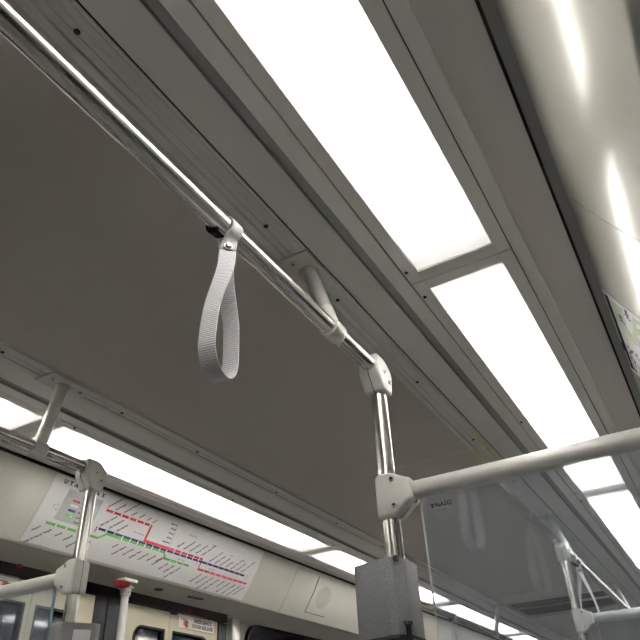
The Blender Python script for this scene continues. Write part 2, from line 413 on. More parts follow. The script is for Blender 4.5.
def stanchion(x, y, d, label, z0=0.0):
    t = thing('stanchion', (x, y, z0), label, 'grab pole', 'upright grab poles')
    build('pole', tube((x,y,z0), (x,y,RZ-.03), .0178, n=40), M['steel'], t)
    elbow(t, x, y, d, 1)
    bm = bmesh.new(); add_lathe(bm, (x,y,0), (0,0,1), [(0,.045),(.006,.045),(.012,.03),(.03,.021),(.032,.0184)], 28)
    build('floor_flange', bm, M['cast'], t)
    return t
PR, PL, P2, P3 = (.482,1.220), (-.486,1.275), (.484,3.080), (-.484,3.135)
stanchion(*PR, 1, 'brushed steel pole carrying the textured grey box that has a black catch')
stanchion(*PL, 1, 'brushed steel pole standing in front of the white route map')
stanchion(*P2, -1, 'distant steel pole seen through the hazy glazing, with its own pale crossbar')
stanchion(*P3, -1, 'distant steel pole behind the grey box, beyond the cream doors')

# ------------------------------------------------------------------ partition crossbars and glazing
BZ = 1.757
def crossbar(x, y, s, label):
    t = thing('partition_crossbar', (x, y, BZ), label, 'crossbar', 'pale crossbars of the partitions')
    pts = [(-.0205,.036),(-.010,.043),(.016,.042),(.046,.0265),(.060,.0225),(.060,-.0225),(.046,-.0275),(.024,-.047),(.012,-.051),(-.0205,-.050)]
    f = build('tee_fitting', prism([(x+s*a, BZ+b) for a, b in pts], y-.0262, y+.0262, 'xz', bevel=.008, seg=3), M['cast'], t, angle=50)
    for dx, dz in ((.020,.026),(.020,-.029)):
        for q in (1,-1):
            screw('screw', (x+s*dx, y+q*.0260, BZ+dz), (0,q,0), .0062, f)
    bm = prism([(x+s*a*1.008, BZ+b*1.008) for a, b in pts], y-.0007, y+.0007, 'xz')
    build('shell_joint', bm, M['dark'], f)
    build('bar', tube((x+s*.050,y,BZ), (s*1.298,y,BZ), .0195, n=36), M['bar'], t)
    bm = bmesh.new(); add_lathe(bm, (s*1.2985,y,BZ), (-s,0,0), [(0,.036),(.006,.036),(.012,.024),(.02,.0196)], 28)
    build('wall_flange', bm, M['cast'], t)
    return t
crossbar(*PR, 1, 'pale grey crossbar along the top of the hazy glazing, fixed to the centre pole')
crossbar(*PL, -1, 'pale grey crossbar in front of the cream doors, fixed to the pole by the map')
crossbar(*P2, 1, 'distant pale crossbar seen through the hazy glazing on the second partition pole')
crossbar(*P3, -1, 'distant pale crossbar beyond the cream doors, behind the grey box')

def glazing(x0, x1, y, label, edge, logo=None):
    """sheet from x0 (free edge by the pole) to x1 (wall)"""
    s = 1 if x1 > x0 else -1
    t = thing('glass_partition', ((x0+x1)/2, y, .70), label, 'glass partition', 'glazed partitions')
    zt, zb, r = BZ-.0165, .70, .022
    poly = [(x1, zb), (x1, zt)]
    for k in range(9):
        a = math.radians(90+90*k/8) if s > 0 else math.radians(90-90*k/8)
        poly.append((x0+s*r+r*math.cos(a), zt-r+r*math.sin(a)))
    poly.append((x0, zb))
    bm = prism(poly, y-.005, y+.005, 'xz')
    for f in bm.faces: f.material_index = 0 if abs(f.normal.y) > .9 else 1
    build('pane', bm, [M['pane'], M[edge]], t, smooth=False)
    if logo:
        bm = bmesh.new()
        X, Z = logo
        mt = Matrix.Translation((X+.010, y-.0056, Z)) @ Matrix.Rotation(PI/2, 4, 'X')
        me_ = text_mesh('NASG', .0130, 'LEFT', 0, .03); me_.transform(mt); bm.from_mesh(me_)
        add_lathe(bm, (X+.004, y-.0050, Z+.0005), (0,-1,0), [(0,.0042),(.0004,.0042)], 18)
        add_box(bm, X+.0028, X+.0052, y-.0056, y-.0050, Z-.0062, Z-.0035)
        for k, (a, b, c) in enumerate(((0,.034,-.0098),(.002,.031,-.0135),(.004,.009,-.0185))):
            q = X+a
            while q < X+b:
                w = random.uniform(.0018,.0045); add_box(bm, q, min(q+w, X+b), y-.0055, y-.0050, Z+c-.0007, Z+c+.0007); q += w+.0009
        build('etched_mark', bm, M['etch'], t, smooth=False)
    return t
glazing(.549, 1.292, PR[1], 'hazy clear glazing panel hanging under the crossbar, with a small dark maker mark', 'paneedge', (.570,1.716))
glazing(-.560, -1.292, PL[1], 'clear glazing panel with a blue green edge in front of the cream doors', 'paneedge_blue')
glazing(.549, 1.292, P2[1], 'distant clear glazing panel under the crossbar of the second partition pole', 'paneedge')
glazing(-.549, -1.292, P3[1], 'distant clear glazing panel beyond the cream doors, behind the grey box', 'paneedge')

# ------------------------------------------------------------------ grey boxes on the poles
def pole_box(cx, cy, plan, z0, z1, label, notch, plate=None):
    t = thing('pole_box', (cx, cy, z0), label, 'grey box', 'grey boxes on the poles')
    poly = [(cx+a, cy+b) for a, b in plan]
    bm = prism(poly, z0+.006, z1, 'xy', bevel=.0022, seg=2)
    build('housing', bm, M['box'], t, angle=40)
    build('shaded_underside', prism(poly, z0, z0+.0065, 'xy'), M['rubber'], t)  # shade on the box underside, put in as a black slab
    return t
zt = 1.627
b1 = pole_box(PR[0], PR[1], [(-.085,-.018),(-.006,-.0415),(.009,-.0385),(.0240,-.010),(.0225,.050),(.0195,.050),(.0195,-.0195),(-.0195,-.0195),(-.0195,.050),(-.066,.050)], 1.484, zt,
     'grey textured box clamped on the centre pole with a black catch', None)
bm = bmesh.new(); add_box(bm, PR[0]+.011, PR[0]+.019, PR[1]-.0385, PR[1]-.030, zt-.0085, zt+.0002)
build('notch', bm, M['dark'], b1)
# black catch low on the right-hand facet
bm = bmesh.new()
c0 = Vector((PR[0]+.0190, PR[1]-.0215, 1.500)); tx = Vector((.010,.018,0)).normalized(); nx = Vector((tx.y,-tx.x,0))
def facet_box(bm, c, t, n, w, h, d):
    z = Vector((0,0,1)); vs = []
    for a in (-1,1):
        for b in (-1,1):
            for e in (-1,1): vs.append(bm.verts.new(c + t*(a*w/2) + z*(b*h/2) + n*(e*d/2)))
    for f in [(0,1,3,2),(4,6,7,5),(0,4,5,1),(2,3,7,6),(0,2,6,4),(1,5,7,3)]: bm.faces.new([vs[i] for i in f])
facet_box(bm, c0+Vector((0,0,.010)), tx, nx, .016, .006, .010); facet_box(bm, c0, tx, nx, .007, .024, .008)
build('catch', bm, M['rubber'], b1, smooth=False)
pl = [(-.037,-.0275),(-.004,-.0345),(.012,-.030),(.058,.042),(.052,.062),(.022,.080),(-.026,.052),(-.037,.0205),(.0190,.0195),(.0190,-.0190),(-.037,-.0195)]
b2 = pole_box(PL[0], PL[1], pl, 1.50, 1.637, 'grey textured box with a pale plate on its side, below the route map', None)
a = Vector((PL[0]+.020, PL[1]-.014, 0)); b = Vector((PL[0]+.058, PL[1]+.042, 0)); tx = (b-a).normalized(); nx = Vector((tx.y,-tx.x,0))
bm = bmesh.new(); facet_box(bm, (a+b)/2+Vector((0,0,1.572))+nx*.0015, tx, nx, .044, .096, .005)
bmesh.ops.bevel(bm, geom=bm.edges[:], offset=.0012, segments=2, affect='EDGES')
build('side_plate', bm, M['screenw'], b2)

# ------------------------------------------------------------------ hand straps
def hand_strap(x, y, label, L=.282, W=.0275, a_top=52, a_bot=12, lean=0.0):
    t = thing('hand_strap', (x, y, RZ-RR), label, 'hand strap', 'webbing hand straps on the overhead rails')
    zr = RZ; R = .040; zk = -.041           # zk: rivet below the rail axis
    half = []                                # one strand, (offset, z) from rivet to the bottom
    zc = -(L-R)
    N = 46
    for i in range(N+1):
        f = i/N; z = zk + (zc-zk)*f
        s = .0016 + (R-.0016)*(1.42*f - .42*f**3.38)
        half.append((s, z))
    arc = [(R*math.cos(q*PI/2/14), zc - R*math.sin(q*PI/2/14)) for q in range(1, 15)]
    path = half + arc
    full = path + [(-o, z) for o, z in reversed(path[:-1])]
    wrap = []                                # loop over the rail, seen from its axis
    rr = RR+.0026
    k0 = math.radians(-62)
    for i in range(29):
        a = k0 + (math.radians(242)-math.radians(-62))*i/28
        wrap.append((rr*math.cos(a), rr*math.sin(a)))
    seq = [(.0030, zk-.008)] + [(.0040, zk), (.0060, zk+.010)] + wrap + [(-.0060, zk+.010), (-.0040, zk), (-.0030, zk-.008)]
    def ang(z):
        f = min(1, max(0, (zk+.022 - z)/(zk+.022-zc)))
        if z > zk+.022: return 90.0
        g = min(1, f/.10)
        g2 = min(1, f/.75); g2 = g2*g2*(3-2*g2)
        return 90 + (a_top-90)*g + (a_bot-a_top)*g2
    def ribbon(pts, name, parent, cl=False):
        bm = bmesh.new(); uvl = bm.loops.layers.uv.new('UVMap'); rows = []; d = 0; prev = None
        for o, z in pts:
            if prev: d += math.hypot(o-prev[0], z-prev[1])
            prev = (o, z); th = math.radians(ang(z)); w = Vector((math.cos(th), math.sin(th), 0)); n = Vector((math.sin(th), -math.cos(th), 0))
            c = Vector((x, y, zr+z)) + n*o
            c.x += lean*max(0, (zk-z))
            rows.append((d, [bm.verts.new(c + w*(v*W/2)) for v in (-1,-.93,-.5,0,.5,.93,1)]))
        vv = [0,.03,.25,.5,.75,.97,1]
        for (da, A), (db, B) in zip(rows, rows[1:]):
            for i in range(6):
                f = bm.faces.new((A[i],A[i+1],B[i+1],B[i]))
                for lp, (u, v) in zip(f.loops, ((vv[i]*W,da),(vv[i+1]*W,da),(vv[i+1]*W,db),(vv[i]*W,db))): lp[uvl].uv = (u, v)
        o = build(name, bm, M['web'], parent, angle=60, recalc=False)
        sm = o.modifiers.new('thick', 'SOLIDIFY'); sm.thickness = .0019; sm.offset = 0
        return o
    ribbon(full, 'webbing_loop', t)
    wl = ribbon(seq, 'rail_loop', t)
    bm = bmesh.new(); rows = []
    for i in range(15):
        a = math.radians(150 + 130*i/14); rows.append([bm.verts.new((x + r_*math.cos(a), y-.030 + d_, zr + r_*math.sin(a))) for r_, d_ in ((RR+.0004,0),(RR+.0075,0),(RR+.0075,.016),(RR+.0004,.016))])
    for A, B in zip(rows, rows[1:]):
        for k in range(4): bm.faces.new((A[k], A[(k+1)%4], B[(k+1)%4], B[k]))
    bm.faces.new(rows[0]); bm.faces.new(rows[-1][::-1])
    build('rubber_pad', bm, M['rubber'], t)
    th = math.radians(ang(zk)); n = Vector((math.sin(th), -math.cos(th), 0))
    for q in (1,-1):
        p = Vector((x, y, zr+zk+.002)) + n*(q*.0050)
        bm = bmesh.new(); add_lathe(bm, p, n*q, [(-.002,.0086),(.0008,.0086),(.0020,.0076),(.0018,.0058),(.0014,.0054),(.0046,.0052),(.0062,.0036),(.0064,.0014)], 22)
        build('rivet', bm, M['strapink'], t)
    return t
hand_strap(RX, .645, 'pale grey webbing hand strap looped over the near rail, twisted loop hanging', lean=-.030)
hand_strap(RX, -.075, 'hand strap on the near rail behind the viewpoint, mirrored in the glazing', a_bot=20)
hand_strap(RX, 3.40, 'distant hand strap hanging beside the second partition pole, seen through the glazing', a_bot=78)
hand_strap(-RX, 4.31, 'thin distant hand strap in front of the strip lights on the route map side', a_bot=60)

# ------------------------------------------------------------------ things on the left cove panel
# local frame on a cove panel: (y along the car, v down the slope, h off the surface)
def cove_point(s, y, v, h=0.0):
    ln = COVE[s]; d = 0
    for (xa, za), (xb, zb) in zip(ln, ln[1:]):
        L = math.hypot(xb-xa, zb-za)
        if d+L >= v or (xb, zb) == ln[-1]:
            f = (v-d)/L; ux, uz = (xb-xa)/L, (zb-za)/L
            x, z = xa+ux*L*f, za+uz*L*f
            return Vector((s*(x + uz*h), y, z - ux*h))      # outward normal faces the aisle and down
        d += L
def on_cove(bm, s, h0, h1):
    """map a flat bmesh drawn in (y, v) with z = 0..1 meaning h0..h1 onto the panel"""
    for v in bm.verts: v.co = cove_point(s, v.co.x, v.co.y, h0 + (h1-h0)*v.co.z)
def quad_line(bm, pts, w, z0=0, z1=1):
    """polyline of width w in the map plane"""
    for (a, b), (c, d) in zip(pts, pts[1:]):
        D = Vector((c-a, d-b)); L = D.length; D /= L; n = Vector((-D.y, D.x))*(w/2); e = D*(w/2)*.6
        p0, p1 = Vector((a,b))-e, Vector((c,d))+e
        k = max(1, math.ceil(abs(d-b)/.010))                     # follow the bent panel
        rows = []
        for i in range(k+1):
            q = p0 + (p1-p0)*(i/k); rows.append([bm.verts.new((r.x, r.y, z)) for r, z in ((q+n,z1),(q-n,z1),(q-n,z0),(q+n,z0))])
        for A, B in zip(rows, rows[1:]):
            for j in range(4): bm.faces.new((A[j], B[j], B[(j+1)%4], A[(j+1)%4]))
        bm.faces.new(rows[0]); bm.faces.new(rows[-1][::-1])
def disc(bm, y, v, r, z0=0, z1=1, n=14):
    A = [bm.verts.new((y+r*math.cos(2*PI*i/n), v+r*math.sin(2*PI*i/n), z1)) for i in range(n)]
    B = [bm.verts.new((y+r*math.cos(2*PI*i/n), v+r*math.sin(2*PI*i/n), z0)) for i in range(n)]
    bm.faces.new(A); bm.faces.new(B[::-1])
    for i in range(n): bm.faces.new((A[i], B[i], B[(i+1)%n], A[(i+1)%n]))
def flat_text(bm, body, size, y, v, deg=0, align='LEFT'):
    # map plane seen from the aisle: y to the right, v down
    mt = Matrix.Translation((y, v, 1)) @ Matrix.Diagonal((1,-1,1,1)) @ Matrix.Rotation(math.radians(deg), 4, 'Z')
    add_text(bm, body, size, mt, align)
def rect_grid(bm, y0, y1, v0, v1, ny, nv):
    g = [[(bm.verts.new((y0+(y1-y0)*i/ny, v0+(v1-v0)*j/nv, 1)), bm.verts.new((y0+(y1-y0)*i/ny, v0+(v1-v0)*j/nv, 0))) for j in range(nv+1)] for i in range(ny+1)]
    for i in range(ny):
        for j in range(nv):
            for k in (0,1): bm.faces.new((g[i][j][k], g[i+1][j][k], g[i+1][j+1][k], g[i][j+1][k]))
    for i in range(ny):
        for j in (0, nv): bm.faces.new((g[i][j][0], g[i+1][j][0], g[i+1][j][1], g[i][j][1]))
    for j in range(nv):
        for i in (0, ny): bm.faces.new((g[i][j][0], g[i][j+1][0], g[i][j+1][1], g[i][j][1]))

mp = thing('route_map', cove_point(-1, 2.19, .14, .003), 'long white route map with red, blue and green lines above the doors', 'route map', 'maps on the side panels')
bm = bmesh.new(); rect_grid(bm, 1.517, 2.876, .010, .268, 1, 24); on_cove(bm, -1, .0008, .0022)
build('map_sheet', bm, M['mapwhite'], mp, smooth=False)
def printed(name, draw, m, h=.0026, lo=.0015):
    bm = bmesh.new(); draw(bm); on_cove(bm, -1, lo, h); return build(name, bm, M[m], mp, smooth=False)
LW = .0098
BV, GV, RV1, RV2, RV3 = .148, .183, .073, .140, .184
def d_green(bm):
    quad_line(bm, [(1.571,GV),(1.831,GV),(1.862,.1585),(2.207,.1585),(2.224,.183),(2.388,.183)], LW)
def d_blue(bm): quad_line(bm, [(1.800,BV),(2.795,BV+.002)], LW)
def d_red(bm):
    quad_line(bm, [(1.798,RV1),(2.062,RV1),(2.064,.1375),(2.452,.1375)], LW)
    quad_line(bm, [(2.452,.1375),(2.456,RV3)], LW*.6)
    quad_line(bm, [(2.456,RV3),(2.841,RV3)], LW)
printed('green_line', d_green, 'green', .0024); printed('blue_line', d_blue, 'blue', .0027, .0016); printed('red_line', d_red, 'red', .0026)
stops_g = [1.571,1.622,1.672,1.722]; stops_gs = [2.262,2.305,2.348]
stops_r = [1.798,1.842,1.886,1.930,1.974,2.018,2.055]
stops_b = [1.806,1.852,1.897]
stops_t = [1.945,1.990,2.035,2.080,2.125,2.170,2.213]
stops_br = [2.258,2.302,2.346,2.390,2.432]
stops_b2 = [2.500,2.543,2.586,2.629,2.672,2.715,2.758]
stops_r2 = [2.500,2.545,2.590,2.635,2.680,2.725,2.770,2.812]
def d_dots(bm):
    for y in stops_g: disc(bm, y, GV, .0046)
    for y in stops_gs: disc(bm, y, GV, .0030)
    for y in stops_r: disc(bm, y, RV1, .0044)
    for y in stops_b: disc(bm, y, BV, .0046)
    for y in stops_t: quad_line(bm, [(y,BV-.0010),(y+.0005,.166)], .0052)
    for y in stops_br: quad_line(bm, [(y,.133),(y+.0005,.152)], .0046)
    for y in stops_b2: disc(bm, y, BV+.002, .0026)
    for y in stops_r2: disc(bm, y, RV3, .0026)
printed('stop_markers', d_dots, 'white', .0031)
def d_names(bm):
    T = .0112
    for y, n in zip(stops_g, ['Airport','1940 W North Temple','Power','Fairpark']): flat_text(bm, n, T, y-.008, GV+.018, 43, 'RIGHT')
    for y, n in zip((1.770,1.815), ['Jackson/Euclid','North Temple']): flat_text(bm, n, T, y-.008, GV+.020, 43, 'RIGHT')
    for y, n in zip(stops_r, ['University Medical Center','Fort Douglas','University South Campus','Stadium','900 East','Trolley','Library']): flat_text(bm, n, T*.85, y+.004, RV1-.012, 43)
    for y, n in zip(stops_b, ['Salt Lake Central','Old Greektown','Planetarium']): flat_text(bm, n, T, y+.004, BV-.012, 43)
    for y, n in zip(stops_t, ['Arena','Temple Square','City Center','Gallivan Plaza','Courthouse','900 South','Ballpark']): flat_text(bm, n, T, y-.004, .166+.016, 43, 'RIGHT')
    for y, n in zip(stops_gs, ['River Trail','Decker Lake','West Valley Central']): flat_text(bm, n, T, y-.004, GV+.016, 43, 'RIGHT')
    flat_text(bm, 'Central Pointe', T, 2.219, .178, 43, 'RIGHT')
    for y, n in zip(stops_br, ['Millcreek','Meadowbrook','Murray North','Murray Central','Fashion Place West']): flat_text(bm, n, T, y+.004, .133-.012, 43)
    for y, n in zip(stops_b2, ['Midvale Fort Union','Midvale Center','Historic Sandy','Sandy Expo','Sandy Civic Center','Crescent View','Draper Town Center']): flat_text(bm, n, T, y+.004, BV-.010, 43)
    for y, n in zip(stops_r2, ['Bingham Junction','Historic Gardner','West Jordan City Center','2700 W. Sugar Factory','Jordan Valley','4800 W. Old Bingham','5600 W. Old Bingham','South Jordan Parkway']): flat_text(bm, n, T*.9, y-.004, RV3+.016, 43, 'RIGHT')
    flat_text(bm, 'Daybreak Parkway', T*.9, 2.840, RV3+.016, 43, 'RIGHT')
    for k, n in enumerate(['Red Line','Green Line','Blue Line','S-Line','Transfer']): flat_text(bm, n, .0095, 1.683, .0795+.0185*k)
    for k, n in enumerate(['Sugarmont','500 East','700 East','300 East','State Street']): flat_text(bm, n, .0095, 2.207, .036+.020*k, 0, 'RIGHT')
printed('station_names', d_names, 'ink', .0032)
def d_dash(bm):
    for k in range(11):
        f = k/10; quad_line(bm, [(2.206+.012*f, .022+.104*f), (2.207+.012*f, .028+.104*f)], .0030)
    for y, v, n in ((2.30,.055,'Salt Lake City'),(2.48,.062,'Murray'),(2.63,.080,'Sandy'),(2.73,.085,'Draper'),(1.985,.118,'Free Fare Zone'),(2.30,.168,'West Valley'),(2.52,.168,'West Jordan')): flat_text(bm, n, .010, y, v)
    quad_line(bm, [(1.566,.118),(1.588,.108),(1.590,.134),(1.566,.118)], .0022)
    quad_line(bm, [(2.812,.142),(2.832,.150),(2.818,.168),(2.812,.142)], .0022)
printed('grey_print', d_dash, 'greyink', .0027)
def d_leg(bm): rect_grid(bm, 1.597, 1.770, .044, .164, 1, 24)
printed('legend_box', d_leg, 'legend', .0025, .0015)
def d_legh(bm): rect_grid(bm, 1.606, 1.762, .050, .072, 1, 6)
printed('legend_heading', d_legh, 'greyink', .0029, .0015)
for k, (nm, m) in enumerate((('legend_red','red'),('legend_green','white'),('legend_blue','blue'),('legend_s_line','green'))):
    def d_k(bm, k=k): quad_line(bm, [(1.638,.0865+.0185*k-.006),(1.668,.0865+.0185*k-.006)], .0085)
    printed('legend_key', d_k, m, .0031)
def d_pk(bm):
    disc(bm, 1.800, .159, .0060); disc(bm, 1.650, .154, .0055); quad_line(bm, [(2.430,.158),(2.428,.168)], .004)
printed('transfer_marks', d_pk, 'pink', .0024)
def d_t(bm):
    flat_text(bm, 'U  T  A', .0215, 1.560, .027)
printed('title_lettering', d_t, 'blue', .0026)
printed('title_lettering', lambda bm: flat_text(bm, 'T  R  A  X', .0215, 1.672, .027), 'blue', .0026)
def d_em(bm): disc(bm, 1.648, .030, .0145)
printed('title_emblem', d_em, 'red', .0024)
def d_em2(bm): quad_line(bm, [(1.635,.033),(1.641,.026),(1.648,.034),(1.655,.026),(1.661,.033)], .0065)
printed('emblem_wave', d_em2, 'blue', .0029)

# ------------------------------------------------------------------ area map on the right cove panel
m2 = thing('area_map', cove_point(1, 1.69, .12, .003), 'white and pale green area map with a dark blue band on the glossy panel', 'route map', 'maps on the side panels')
mp_r = m2
def printed_r(name, draw, m, h=.0026, lo=.0015):
    bm = bmesh.new(); draw(bm); on_cove(bm, 1, lo, h); return build(name, bm, M[m], m2, smooth=False)
bm = bmesh.new(); rect_grid(bm, 1.466, 1.940, .004, .245, 1, 24); on_cove(bm, 1, .0008, .0022)
build('map_sheet', bm, M['mapwhite'], m2, smooth=False)
printed_r('blue_band', lambda bm: (quad_line(bm, [(1.485,.018),(1.915,.018)], .0125), quad_line(bm, [(1.76,.012),(1.905,.012)], .012), quad_line(bm, [(1.905,.008),(1.905,.030)], .008)), 'blue')
printed_r('pale_band', lambda bm: rect_grid(bm, 1.80, 1.895, .0085, .0145, 1, 1), 'legend', .0032)
def d_pg(bm):
    for pts, w in (([(1.50,.05),(1.60,.045),(1.66,.07)], .040), ([(1.50,.12),(1.62,.10),(1.72,.13),(1.80,.10)], .036), ([(1.60,.19),(1.70,.17),(1.86,.20)], .045)): quad_line(bm, pts, w)
printed_r('green_areas', d_pg, 'palegreen', .0024)
def d_bt(bm):
    for y, v, n in ((1.53,.085,'Ogden'),(1.585,.052,'Davis'),(1.62,.125,'Salt Lake')): 
        mt = Matrix.Translation((y, v, 1)) @ Matrix.Rotation(PI, 4, 'Z') @ Matrix.Diagonal((1,-1,1,1)); add_text(bm, n, .020, mt)
printed_r('place_names', d_bt, 'blue')
def d_sp(bm):
    for k in range(60):
        y = random.uniform(1.72,1.92); v = random.uniform(.030,.075); quad_line(bm, [(y,v),(y+random.uniform(.004,.012),v)], .0018)
printed_r('small_print', d_sp, 'ink')

# ------------------------------------------------------------------ speaker access panel, left
sp = thing('speaker_panel', cove_point(-1, 3.62, .14, 0), 'cream access panel with an oval speaker grille, beyond the route map', 'speaker panel')
bm = bmesh.new(); rect_grid(bm, 3.466, 3.830, .030, .236, 1, 16); on_cove(bm, -1, .0004, .0024)
build('cover', bm, M['cream'], sp, smooth=False)
bm = bmesh.new()
quad_line(bm, [(3.466,.030),(3.466,.236)], .0016); quad_line(bm, [(3.466,.236),(3.690,.236)], .0034)
on_cove(bm, -1, .0006, .0030); build('joint_shadow_gap', bm, M['dark'], sp, smooth=False)
bm = bmesh.new()
n = 32; C = bm.verts.new((3.588,.132,1)); R_ = []
for i in range(n): R_.append(bm.verts.new((3.588+.078*math.cos(2*PI*i/n), .132+.066*math.sin(2*PI*i/n), 1)))
for i in range(n): bm.faces.new((C, R_[i], R_[(i+1)%n]))
on_cove(bm, -1, .0028, .0034); build('oval_grille', bm, M['grille'], sp, smooth=False)

# ------------------------------------------------------------------ left doors below the soffit
DX = -1.262
def DY(y): return y*1.019
def DZ(z): return 1.3+(z-1.3)*1.019
dr = bpy.data.objects.new('door_1', None); COL.objects.link(dr); dr.location = (DX, 2.17, 0)
structure(dr, 'cream folding doors with dark windows under a black header, left side', 'door')
zt_ = DZ(1.925)
def leaf(ya, yb, wy0, wy1, rl, rr):
    ya, yb, wy0, wy1 = map(DY, (ya, yb, wy0, wy1)); zw, zb = DZ(1.848), .95
    def outline(y0, y1, z0, z1, rl, rr):
        p = [(y0, z0), (y1, z0)]
        r = rr or .004
        for k in range(7):
            a = math.radians(90*k/6); p.append((y1-r+r*math.cos(a), z1-r+r*math.sin(a)))
        r = rl or .004
        for k in range(7):
            a = math.radians(90+90*k/6); p.append((y0+r+r*math.cos(a), z1-r+r*math.sin(a)))
        return p
    bm = bmesh.new()
    # leaf body with an opening: stiles, top and lower rail joined in one mesh
    add_box(bm, DX-.03, DX, ya+.0015, wy0, .03, zt_); add_box(bm, DX-.03, DX, wy1, yb-.0015, .03, zt_)
    add_box(bm, DX-.03, DX, wy0, wy1, zw, zt_); add_box(bm, DX-.03, DX, wy0, wy1, .03, zb)
    for side, r in ((0, rl), (1, rr)):             # rounded upper corners
        if r:
            yc, sg = (wy0, 1) if side == 0 else (wy1, -1)
            pts = [(yc, zw)] + [(yc+sg*r - sg*r*math.sin(math.radians(90*k/6)), zw-r + r*math.cos(math.radians(90*k/6))) for k in range(7)]
            prism(pts, DX-.03, DX, 'yz', bm=bm)
    lf = build('door_leaf', bm, M['door'], dr, smooth=False)
    build('window_glass', box(DX-.022, DX-.016, wy0-.004, wy1+.004, zb-.004, zw+.004), M['nightglass'], lf)
    o, i_ = outline(wy0-.001, wy1+.001, zb, zw+.001, rl, rr), outline(wy0+.007, wy1-.007, zb+.008, zw-.007, max(rl-.006, .003), max(rr-.006, .003))
    bm = bmesh.new(); N = len(o)
    V = [[bm.verts.new((xx, y, z)) for y, z in P] for P, xx in ((o, DX+.0015), (i_, DX+.0015), (i_, DX-.016), (o, DX-.016))]
    for A, B in zip(V, V[1:]+V[:1]):
        for k in range(N): bm.faces.new((A[k], A[(k+1)%N], B[(k+1)%N], B[k]))
    build('window_seal', bm, M['rubber'], lf)
leaf(1.395, 1.711, 1.45, 1.688, .05, .004)
leaf(1.711, 2.020, 1.736, 1.935, .004, .004)
leaf(2.178, 2.480, 2.255, 2.455, .055, .004)
leaf(2.480, 2.842, 2.506, 2.775, .004, .055)
bm = bmesh.new()
add_box(bm, DX-.04, DX+.004, DY(2.020), DY(2.178), .03, DZ(1.93)); add_box(bm, DX+.004, DX+.010, DY(2.085), DY(2.112), .03, DZ(1.93))
build('centre_seal', bm, M['rubber'], dr, smooth=False)
bm = bmesh.new()
add_box(bm, DX-.03, DX+.012, DY(1.33), DY(2.905), DZ(1.9315), 1.985)                       # header
add_box(bm, DX-.03, DX+.010, DY(2.842), DY(2.905), .02, DZ(1.925)); add_box(bm, DX-.03, DX+.010, DY(1.33), DY(1.395), .02, DZ(1.925))
r = .035
for k in range(40):
    add_box(bm, DX+.012, DX+.0145, DY(1.36)+.04*k, DY(1.36)+.04*k+.012, DZ(1.934), DZ(1.938))
build('door_header', bm, M['rubber'], dr, smooth=False)
bm = bmesh.new()
add_box(bm, DX+.002, DX+.020, DY(2.478), DY(2.515), DZ(1.915), DZ(1.945), bevel=.003)
build('door_guide', bm, M['rubber'], dr)
bm = bmesh.new()
add_lathe(bm, (DX+.013, DY(2.60), DZ(1.945)), (1,0,0), [(0,.010),(.006,.009),(.008,.005)], 16)
add_lathe(bm, (DX+.013, DY(1.62), DZ(1.965)), (1,0,0), [(0,.011),(.006,.010),(.008,.005)], 16)
build('red_indicator', bm, M['redlens'], dr)
# pale door post and the first window beyond it
structure(build('trim_%d' % trim_no[0], box(DX-.02, DX+.012, DY(2.952), DY(3.020), .02, 1.972, bevel=.004), M['cream']), 'pale post beside the doors', 'trim'); trim_no[0] += 1
w1 = bpy.data.objects.new('window_1', None); COL.objects.link(w1); w1.location = (DX, 3.8, 1.0); structure(w1, 'dark rounded window on the left beyond the doors', 'window')
def rounded_rect(y0, y1, z0, z1, r, n=8):
    p = []
    for cy, cz, a0 in ((y1-r, z1-r, 0), (y0+r, z1-r, 90), (y0+r, z0+r, 180), (y1-r, z0+r, 270)):
        for k in range(n+1):
            a = math.radians(a0+90*k/n); p.append((cy+r*math.cos(a), cz+r*math.sin(a)))
    return p
build('glass', prism(rounded_rect(DY(3.13), 5.05, .95, DZ(1.955), .09), DX-.035, DX-.020, 'yz'), M['nightglass'], w1, smooth=False)
o, i_ = rounded_rect(DY(3.12), 5.06, .94, DZ(1.962), .10), rounded_rect(DY(3.12)+.018, 5.042, .958, DZ(1.962)-.018, .085)
bm = bmesh.new(); N = len(o)
V = [[bm.verts.new((xx, y, z)) for y, z in P] for P, xx in ((o, DX-.012), (i_, DX-.012), (i_, DX-.036), (o, DX-.036))]
for A, B in zip(V, V[1:]+V[:1]):
    for k in range(N): bm.faces.new((A[k], A[(k+1)%N], B[(k+1)%N], B[k]))
build('window_seal', bm, M['rubber'], w1)

